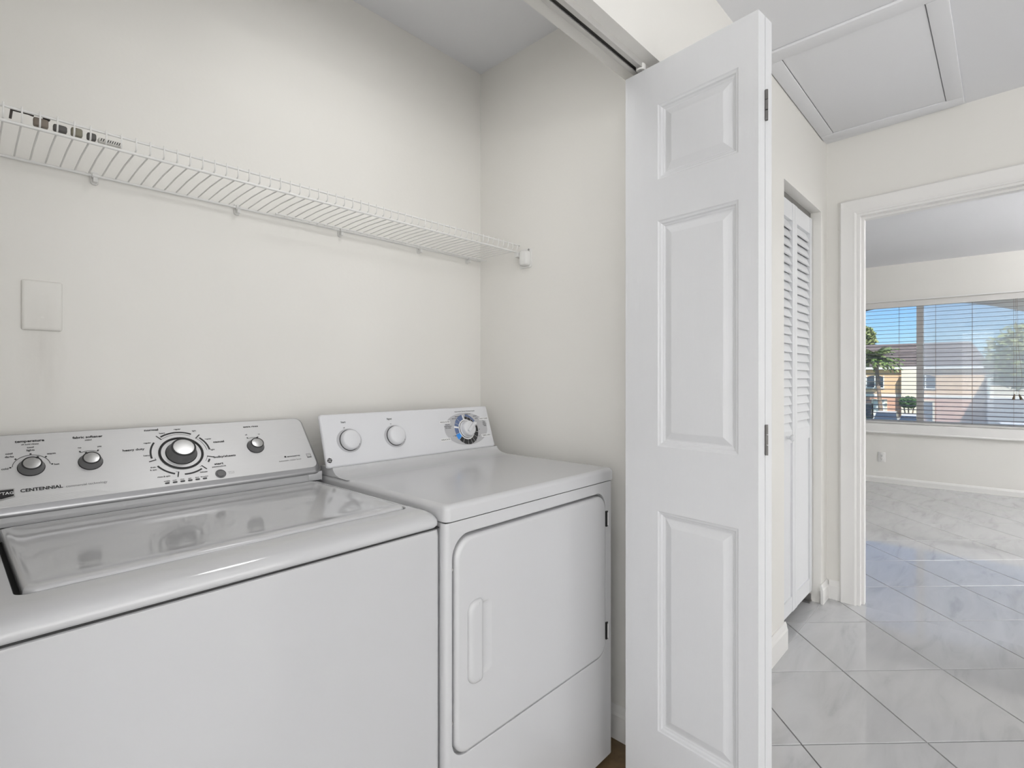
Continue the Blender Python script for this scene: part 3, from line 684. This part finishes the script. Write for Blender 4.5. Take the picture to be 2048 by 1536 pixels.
q.text('Automatic Sensor Drying Cycles', 1.2532, .1412, .0050, .012, .098)
for t, s, u in (('NORMAL DRY', 1.2640, .1300), ('LESS DRY', 1.2105, .1235), ('MORE DRY', 1.1965, .1165), ('LESS DRY', 1.2965, .1205), ('MORE', 1.3020, .1120)): q.text(t, s, u, .0044)
for i, t in enumerate(('Energy', 'Preferred', 'Automatic', 'Setting')): q.text(t, 1.3375, .0990-i*.0056, .0047)
for i, t in enumerate(('Damp Dry', 'Energy Preferred', 'Auto Setting')): q.text(t, 1.1600, .0965-i*.0058, .0047)
for t, a in (('80', -5), ('60', -32), ('40', -58), ('20', -85), ('10', -110), ('off', 202)):
    r = radians(a); q.text(t, TC[0]+.0615*cos(r), TC[1]+.0605*sin(r)*.9, .0048)
q.line((TC[0]-.057, TC[1]-.018), (TC[0]-.070, TC[1]-.021), .0008)
# round monogram logo
q = Print(DP, BLACK, dc, .0007); LC = (.7100, .0228)
q.disc(*LC, .0074, .0074, 30)
q = Print(DP, WHITEP, dc, .0010)
for a in range(0, 360, 90):
    r = radians(a+20); q.arc(LC[0]+.0036*cos(r), LC[1]+.0036*sin(r), .0012, .0020, a, a+250, 12); r2 = radians(a+65); q.disc(LC[0]+.0076*cos(r2), LC[1]+.0076*sin(r2), .0013, .0013, 10)

ws.rotation_euler.z = radians(1.2); dy.rotation_euler.z = radians(.6)   # pushed in slightly askew
# ================================================================== WIRE SHELF
sh = empty('wire_shelf', (.6, 1.58, 1.66), 'white coated wire shelf running along the closet back wall', 'shelf')
SX0, SX1, SB, SF, SZ = -.14, 1.462, 1.566, 1.350, 1.66
def sp(name, mb, par=sh, mt=WIRE): return wparent(mb.build(name, mt, None, smooth=60), par)
sp('back_rail', MB().tube([(SX0, SB, SZ-.001), (SX1, SB, SZ-.001)], .0034, 8))
sp('front_rail', MB().tube([(SX0, SF, SZ-.001), (SX1, SF, SZ-.001)], .0034, 8))
sp('lip_rail', MB().tube([(SX0, SF-.002, SZ+.0255), (SX1, SF-.002, SZ+.0255)], .0028, 8))
sp('middle_rail', MB().tube([(.62, SB-.035, SZ-.0045), (SX1, SB-.035, SZ-.0045)], .0024, 8))
wire_me = None; x = SX0+.012
while x < SX1:
    if wire_me is None:
        o = MB().tube([(0, SB-.002, SZ+.003), (0, SB-.10, SZ+.006), (0, SF+.004, SZ+.0035), (0, SF-.003, SZ+.006), (0, SF-.0055, SZ+.014), (0, SF-.0055, SZ+.031)], .0016, 6).build('deck_wire', WIRE, None, smooth=60); wire_me = o.data
    else: o = link('deck_wire', wire_me)
    o.location = (x, 0, 0); wparent(o, sh); x += .0254
for x in (-.02, .214, .531, .845, 1.16, 1.40):
    m = MB(); m.loft([[(xx, 1.5795, z) for xx, z in rr(x-.0075, x+.0075, 1.640, 1.672, .006, 4)], [(xx, 1.5745, z) for xx, z in rr(x-.0065, x+.0065, 1.641, 1.671, .005, 4)]])
    m.tube([(x-.006, SB-.001, SZ-.001), (x+.006, SB-.001, SZ-.001)], .0058, 12).box(x-.004, x+.004, SB-.006, SB+.012, SZ-.016, SZ-.006)
    c = tag(m.build('shelf_clip', WIRE, None, smooth=40)); wparent(c, sh)
# end bracket on the right wall
m = MB()
m.loft([[(1.4748, y, z) for y, z in rr(1.296, 1.356, 1.598, 1.672, .008, 4)], [(1.4715, y, z) for y, z in rr(1.297, 1.355, 1.599, 1.671, .008, 4)]])
m.loft([[(1.4725, y, z) for y, z in rr(1.302, 1.342, 1.604, 1.660, .010, 4)], [(1.452, y, z) for y, z in rr(1.304, 1.340, 1.606, 1.659, .010, 4)], [(1.449, y, z) for y, z in rr(1.308, 1.336, 1.610, 1.657, .008, 4)]])
m.box(1.445, 1.473, 1.342, 1.36, 1.640, 1.656)
eb = sp('end_bracket', m)
sp('screw', MB().lathe((1.4715, 1.309, 1.666), (-1, 0, 0), [(.004, 0), (.004, .0015), (.002, .002)], 12), eb, STEEL)
# oddments lying behind the shelf lip at its left end
tp = mat('taupe_card', srgb(132, 122, 112), .7, var=.1, vscale=60); ol = mat('olive_card', srgb(140, 136, 120), .7, var=.1, vscale=60); dg = mat('dark_grey_card', srgb(92, 90, 88), .6, var=.1, vscale=60); bk_ = mat('black_brown', srgb(60, 54, 50), .6, var=.1, vscale=60); wc = mat('white_card', srgb(222, 220, 214), .6, var=.02, vscale=60)
def oddment(name, x0, x1, z0, z1, m, label, cat):
    o = beveled(x0, x1, SF+.008, SF+.022, z0, z1, .003).build(name, m, None, smooth=50); return tag(o, label, cat)
zb = SZ+.0085
oddment('packet', .092, .114, zb, zb+.0165, tp, 'small taupe packet behind the shelf lip, leftmost of the packets', 'packet')
oddment('cap', .106, .117, zb+.0165, zb+.024, bk_, 'small blackish cap lying on top of the taupe packet', 'cap')
oddment('packet', .121, .142, zb, zb+.0135, dg, 'small dark grey packet behind the shelf lip', 'packet')
oddment('packet', .148, .166, zb, zb+.0165, ol, 'small olive packet behind the shelf lip', 'packet')
oddment('packet', .173, .188, zb, zb+.0145, dg, 'charcoal packet behind the shelf lip beside the printed strip', 'packet')
o = oddment('printed_strip', .191, .230, zb, zb+.010, wc, 'white paper strip with black zigzag marks on the wire shelf', 'paper strip')
m = MB()
for i in range(9):
    xx = .194+i*.0038; m.add([(xx, SF+.0075, zb+.002), (xx+.0014, SF+.0075, zb+.002), (xx+.0034, SF+.0075, zb+.008), (xx+.0020, SF+.0075, zb+.008)], [(0, 1, 2, 3)])
wparent(m.build('zigzag_print', BLACK), o)
tag(MB().tube([(.062, SF+.012, SZ+.0275), (.085, SF+.014, SZ+.0285), (.093, SF+.014, SZ+.027)], .0022, 8).tube([(.062, SF+.012, SZ+.0275), (.060, SF+.014, SZ+.0105)], .002, 8).build('cable_stub', bk_, None, smooth=50), 'short dark stub of cable on the shelf lip', 'cable')

# --- wall plates
m = MB(); L = [[(x, y, z) for x, z in rr(.087+i, .156-i, 1.287+i, 1.399-i, .004, 3)] for y, i in ((1.5799, 0), (1.577, 0), (1.5745, .002), (1.574, .006))]
bp_ = tag(m.loft(L).build('blank_wall_plate', WALLS, None, smooth=40), 'painted-over blank wall plate above the washer', 'wall plate')
for z in (1.370, 1.316): wparent(MB().lathe((.1215, 1.574, z), (0, -1, 0), [(.003, -.0005), (.003, .0006), (.001, .0008)], 12).build('screw', WALL, None, smooth=40), bp_)
m = MB(FW); L = [[(x, y, z) for y, z in rr(.978+i, 1.048-i, .232+i, .346-i, .004, 3)] for x, i in ((FX-.0002, 0), (FX-.004, 0), (FX-.006, .003))]
op = tag(m.loft(L).build('wall_outlet', TRIM, None, smooth=40), 'white duplex power outlet low on the far living room wall', 'outlet')
for zc in (.309, .269):
    m = MB(FW).lathe((FX-.006, 1.013, zc), (-1, 0, 0), [(.0165, -.0005), (.0165, .0015), (.0155, .002)], 20); r_ = wparent(m.build('receptacle', TRIM, None, smooth=40), op)
    m = MB(FW)
    for y, hh in ((1.007, .004), (1.019, .0035)): m.box(FX-.0086, FX-.0078, y-.001, y+.001, zc+.001-hh+.003, zc+.004+hh)
    m.box(FX-.0086, FX-.0078, 1.0105, 1.0155, zc-.011, zc-.006)
    wparent(m.build('slots', DARK), r_)

# --- lamps (out of frame)
def closet_lamp(x, y, energy):
    o = empty('ceiling_light', (x, y, H), 'round frosted ceiling light inside the laundry closet above the washer', 'ceiling light')
    wparent(MB().lathe((x, y, H), (0, 0, -1), [(.13, 0), (.13, .02), (.12, .025)], 32).build('base', TRIM, None, smooth=40), o)
    wparent(MB().lathe((x, y, H-.025), (0, 0, -1), [(.118, 0), (.11, .02), (.085, .038), (.045, .048), (.004, .05)], 32).build('glass_bowl', mat('lamp_glass', (1, .99, .97, 1), .4, emit=.6), None, smooth=60), o)
    l = light('lamp', 'AREA', (x, y, H-.08), (0, 0, 0), energy, (1, 1, 1), .24); l.data.shape = 'DISK'
closet_lamp(.78, .96, 2.2)
def uplight(x, y, energy, label):  # added fill light in floor lamp form, unseen, brightens ceiling and room
    o = empty('fill_uplight', (x, y, 0), label, 'added fill lamp')
    wparent(MB().lathe((x, y, .001), (0, 0, 1), [(.14, 0), (.14, .015), (.02, .03)], 32).build('base', STEEL, None, smooth=40), o)
    wparent(MB().tube([(x, y, .02), (x, y, 1.62)], .012, 12).build('pole', STEEL, None, smooth=60), o)
    wparent(MB().lathe((x, y, 1.60), (0, 0, 1), [(.02, 0), (.09, .03), (.15, .08), (.19, .14), (.185, .14), (.14, .085), (.02, .02)], 32).build('bowl', TRIM, None, smooth=60), o)
    l = light('lamp', 'AREA', (x, y, 1.73), (pi, 0, 0), energy, (1, 1, 1), .30); l.data.shape = 'DISK'
uplight(-1.3, -1.2, 54, 'steel torchiere added as unseen fill light behind the camera')
uplight(5.3, -2.3, 140, 'steel torchiere added as fill light in the living room, out of view')

# ================================================================== OUTSIDE
GZ = -3.0
GRASS = mat('grass', (.16, .24, .07, 1), .9, var=.4, vscale=.6); ASPH = mat('asphalt', (.30, .30, .30, 1), .9, var=.1, vscale=1)
STUC = mat('stucco_own', (.62, .48, .32, 1), .8, var=.05, vscale=3, bump=.3, bscale=40); SOFF = mat('soffit_brown', (.17, .11, .075, 1), .8, var=.05, vscale=3)
PEACH = mat('stucco_peach', (.80, .56, .36, 1), .85, var=.04, vscale=1); PINK = mat('stucco_pink', (.68, .40, .30, 1), .85, var=.04, vscale=1); CREAM = mat('stucco_cream', (.86, .78, .64, 1), .85, var=.03, vscale=1)
WHT = mat('white_stucco', (.85, .84, .82, 1), .8, var=.02, vscale=1); GLZ = mat('far_glass', (.05, .07, .10, 1), .1, var=.2, vscale=2)
def roof_mat():
    m = mat('roof_shingle', (.19, .155, .15, 1), .85, var=.35, vscale=2.2, bump=.5, bscale=12); return m
ROOF = roof_mat()
struct(MB().box(8.6, 160, -60, 60, GZ-.3, GZ).build('ground', ASPH), 'grey asphalt parking area outside the window')
struct(MB().box(50.5, 59.5, -20, 30, GZ, GZ+.05).build('lawn', GRASS), 'strip of lawn in front of the houses across the car park')
# own facade with a shallow arch outside the window
AY0, AY1, AX0, AX1 = -.75, 2.35, 8.0, 8.45
pts = [(AY1+.6, 3.4), (AY1+.6, GZ), (AY1, GZ)]
N_ = 24
for i in range(N_+1):
    y = AY1-(AY1-AY0)*i/N_; pts.append((y, 2.145-.20*(y-.84)**2-(.25*max(0, abs(y-.8)-1.25))))
pts += [(AY0, GZ), (AY0-.6, GZ), (AY0-.6, 3.4)]
def arch_strip():
    m = MB(); n = len(pts)
    for x in (AX0, AX1):
        for i in range(N_):
            (ya, za), (yb, zb_) = pts[3+i], pts[4+i]
            m.add([(x, ya, za), (x, yb, zb_), (x, yb, 3.4), (x, ya, 3.4)], [(0, 1, 2, 3)])
    return m.box(AX0, AX1, AY1, AY1+.6, GZ, 3.4).box(AX0, AX1, AY0-.6, AY0, GZ, 3.4)
ar = tag(arch_strip().build('arched_facade', STUC), 'beige stucco arch of the porch right outside the window', 'arch')
m = MB(); m.loft([[(x, y, z) for x in (AX0, AX1)] for y, z in pts[3:4+N_]], cap0=False, cap1=False, close=False)
wparent(m.build('arch_soffit', SOFF), ar)
wparent(MB().box(7.4, AX0, AY0-.6, AY1+.6, 2.46, 2.56).build('porch_ceiling', SOFF), ar)
# houses across the car park
def house(name, X, y0, y1, eave, ridge, dep, label, wins, doors, upper, lower, bays=()):
    o = empty(name, (X, (y0+y1)/2, GZ), label, 'house')
    zf = GZ+2.55
    wparent(MB().box(X, X+dep, y0, y1, zf, eave).build('upper_wall', upper), o)
    wparent(MB().box(X-.02, X+dep, y0, y1, GZ, zf).build('lower_wall', lower), o)
    wparent(MB().box(X-.12, X, y0-.05, y1+.05, zf-.12, zf+.10).build('band_course', WHT), o)
    wparent(MB().box(X-.45, X+.1, y0-.3, y1+.3, eave-.05, eave+.22).build('fascia', WHT), o)
    m = MB(); a = .45
    m.loft([[(X-a, y0-.3, eave+.2), (X-a, y1+.3, eave+.2), (X+dep+a, y1+.3, eave+.2), (X+dep+a, y0-.3, eave+.2)], [(X+.75, y0+.9, ridge), (X+.75, y1-.9, ridge), (X+dep-.7, y1-.9, ridge), (X+dep-.7, y0+.9, ridge)]])
    rf = wparent(m.build('roof', ROOF), o)
    n = int((ridge-eave)/.28)
    for k in range(n):   # overlapping shingle courses
        f = k/n; z = eave+.2+(ridge-eave-.2)*f; x = X-a+(a+.75)*f
        wparent(MB().box(x-.05, x+.12, y0-.3+1.2*f, y1+.3-1.2*f, z, z+.07).build('shingle_course', ROOF), rf)
    for (yc, zc, w_, h_) in wins:
        L = []
        arch = [(yc-w_/2, zc-h_/2), (yc+w_/2, zc-h_/2)]+[(yc+w_/2*cos(pi*i/8), zc+h_/2-.22+.22*sin(pi*i/8)) for i in range(9)]
        g = wparent(MB().loft([[(x, y, z) for y, z in arch] for x in (X-.03, X+.05)]).build('window', GLZ), o)
        m = MB(); m.box(X-.09, X-.03, yc-.04, yc+.04, zc-h_/2, zc+h_/2).box(X-.09, X-.03, yc-w_/2, yc+w_/2, zc-.03, zc+.03).box(X-.11, X-.03, yc-w_/2-.08, yc+w_/2+.08, zc-h_/2-.1, zc-h_/2).box(X-.09, X-.03, yc-w_/2-.07, yc-w_/2, zc-h_/2, zc+h_/2).box(X-.09, X-.03, yc+w_/2, yc+w_/2+.07, zc-h_/2, zc+h_/2)
        wparent(m.build('window_bars', WHT), g)
    for (yc, w_, h_, mm) in doors:
        wparent(beveled(X-.1, X+.02, yc-w_/2, yc+w_/2, GZ+.1, GZ+h_, .02).build('door', mm), o)
        m = MB().box(X-.14, X-.02, yc-w_/2-.14, yc-w_/2, GZ, GZ+h_+.12).box(X-.14, X-.02, yc+w_/2, yc+w_/2+.14, GZ, GZ+h_+.12).box(X-.14, X-.02, yc-w_/2, yc+w_/2, GZ+h_, GZ+h_+.12)
        wparent(m.build('door_surround', CREAM), o)
    return o
house('apartment_house', 60, 1.3, 20, 2.05, 4.4, 10, 'peach two-storey house with dark shingle mansard roof across the car park',
      [(9.05, .85, 1.30, 1.15), (5.25, .85, 1.35, 1.2), (13.5, .85, 1.3, 1.15)], [(8.7, .95, 2.05, WHT), (9.7, .8, 1.6, GLZ), (5.3, 1.1, 2.05, GLZ)], PEACH, PINK)
# cream bay projecting beside the mullion
by = tag(MB().box(58.9, 59.5, 5.75, 6.9, GZ, 1.95).build('cream_stair_tower', CREAM), 'cream projecting stair tower on the peach house', 'tower')
GREYW = mat('grey_panel', (.30, .31, .33, 1), .7, var=.08, vscale=2)
h2 = house('garage_house', 57, -14, .9, 1.2, 3.3, 10, 'pale house behind the hazy tree at the right window edge', [(-3, .5, 1.2, 1.0)], [(-6, 1.0, 2.05, WHT)], CREAM, PINK)
m = MB(); arch = [(-.05-1.05, GZ), (-.05+1.05, GZ)]+[(-.05+1.05*cos(pi*i/10), GZ+2.1+.45*sin(pi*i/10)) for i in range(11)]
wparent(m.loft([[(x, y, z) for y, z in arch] for x in (56.85, 57.02)]).build('garage_door', GREYW), h2)
# vegetation
def leaf_cloud(name, c, rx, ry, rz, n, size, m, par, seed, flat=0.):
    R = random.Random(seed); b = MB()
    for i in range(n):
        while True:
            p = Vector((R.uniform(-1, 1), R.uniform(-1, 1), R.uniform(-1, 1)))
            if p.length <= 1 and p.length > .35: break
        p = Vector((p.x*rx, p.y*ry, p.z*rz))+Vector(c)
        u = Vector((R.gauss(0, 1), R.gauss(0, 1), R.gauss(0, 1))).normalized(); v = u.orthogonal().normalized(); s = size*R.uniform(.6, 1.4)
        b.add([p-u*s, p-v*s*.4, p+u*s, p+v*s*.4+Vector((0, 0, s*.2))], [(0, 1, 2, 3)])
    return wparent(b.build(name, m), par)
LEAF1 = mat('leaf_green', (.14, .22, .06, 1), .7, var=.4, vscale=2); LEAF2 = mat('leaf_pale', (.30, .35, .14, 1), .7, var=.35, vscale=2); LEAF3 = mat('leaf_hedge', (.06, .14, .045, 1), .7, var=.4, vscale=4); BARK = mat('bark', (.30, .22, .16, 1), .9, var=.3, vscale=6)
pm = empty('palm_tree', (56, 8.3, GZ), 'bushy palm tree in front of the peach house', 'palm tree')
wparent(MB().tube([(56, 7.95, GZ), (56, 8.1, -.8), (56, 8.4, 2.85)], [.22, .16, .15], 10).build('trunk', BARK, None, smooth=60), pm)
R = random.Random(3)
for i in range(80):
    az = R.uniform(0, 2*pi); el = R.uniform(-.5, 1.2); Lg = R.uniform(1.4, 2.2); b = MB(); P_ = []
    for k in range(7):
        f = k/6; rr_ = Lg*f; P_.append(Vector((56+rr_*cos(az)*cos(el*(1-f*.5)), 8.4+rr_*sin(az)*cos(el*(1-f*.5)), 2.95+Lg*f*sin(el)-.75*f*f)))
    side = Vector((-sin(az), cos(az), 0))
    for k in range(6):
        for sg in (-1, 1):
            w_ = .28*(1-(k/6)**2)+.05; a, c = P_[k], P_[k+1]
            b.add([a, c, c+side*sg*w_+Vector((0, 0, -.10)), a.lerp(c, .35)+side*sg*w_*.6+Vector((0, 0, -.05))], [(0, 1, 2, 3)])
    wparent(b.build('frond', LEAF1 if i % 3 else LEAF2), pm)
t = empty('tall_tree', (78, 12.7, GZ), 'tall pale green tree behind the palm', 'tree')
wparent(MB().tube([(78, 12.7, GZ), (78, 12.7, 5)], [.3, .15], 8).build('trunk', BARK), t)
leaf_cloud('foliage', (78, 12.75, 6.0), 1.4, 1.15, 1.75, 900, .28, LEAF2, t, 5)
t = empty('topiary_bush', (55, 5.9, GZ), 'round clipped hedge bush on thin stems before the cream tower', 'bush')
for a in (-.35, 0, .3): wparent(MB().tube([(55, 5.95+a*.3, GZ), (55, 5.95+a, -1.3)], .05, 6).build('stem', BARK), t)
leaf_cloud('foliage', (55, 5.95, -.88), .7, .68, .5, 1100, .12, LEAF3, t, 8)
t = empty('hazy_tree', (50, -.9, GZ), 'broad pale tree seen through the insect screen', 'tree')
wparent(MB().tube([(50, -1.6, GZ), (50, -1.5, 2)], [.25, .15], 8).build('trunk', BARK), t)
leaf_cloud('foliage', (50, -.9, 2.6), 2.2, 2.2, 2.3, 1500, .24, LEAF2, t, 9)
t = empty('low_shrub', (54, 9.3, GZ), 'low yellowish shrub at the foot of the palm', 'shrub')
leaf_cloud('foliage', (54, 9.3, GZ+.4), .6, .8, .45, 400, .12, LEAF2, t, 11)
# cars
def car(loc, rz, paint, label, group=None):
    o = empty('parked_car', loc, label, 'car', 'parked cars', rz=rz)
    def cpart(n, mb, m, par=o, **k):
        x = mb.build(n, m, par, **k); return x
    body = [(-2.1, .35), (-2.15, .62), (-2.05, .85), (-1.2, .95), (1.2, .95), (2.05, .82), (2.15, .55), (2.1, .32)]
    L = [[(x*sx, y, z) for x, z in body] for y, sx in ((-.85, .97), (-.78, 1), (.78, 1), (.85, .97))]
    cpart('body', MB().loft(L), paint, smooth=40)
    cab = [(-1.55, .93), (-1.05, 1.42), (.35, 1.46), (1.05, .93)]
    cpart('cabin', MB().loft([[(x, y*(1 if z < 1 else .86), z) for x, z in cab] for y in (-.74, .74)]), GLZ, smooth=30)
    cpart('roof', MB().loft([[(x, y, z) for x, z in ((-1.05, 1.40), (-.9, 1.47), (.25, 1.50), (.4, 1.44))] for y in (-.62, .62)]), paint, smooth=30)
    for x in (-1.35, 1.35):
        for y in (-.8, .8): cpart('wheel', MB().lathe((x, y, .32), (0, 1 if y > 0 else -1, 0), [(.32, -.1), (.32, .08), (.2, .1), (.05, .09)], 16), CHAR, smooth=40)
    for y in (-.6, .6): cpart('tail_light', MB().box(-2.17, -2.08, y-.16, y+.16, .62, .78), mat('tail_red', (.4, .02, .02, 1), .3, var=.1, vscale=5))
    return o
SILVC = mat('car_silver', (.62, .62, .62, 1), .35, metal=.0, var=.03, vscale=3); WHC = mat('car_white', (.85, .85, .85, 1), .25, var=.02, vscale=3)
car((51.5, 6.95, GZ), .06, SILVC, 'silver parked car at the left below the palm')
car((48.3, 4.95, GZ), .04, SILVC, 'silver parked car right beside the window mullion')
car((44, -.25, GZ), .15, WHC, 'white parked car at the right behind the screen')
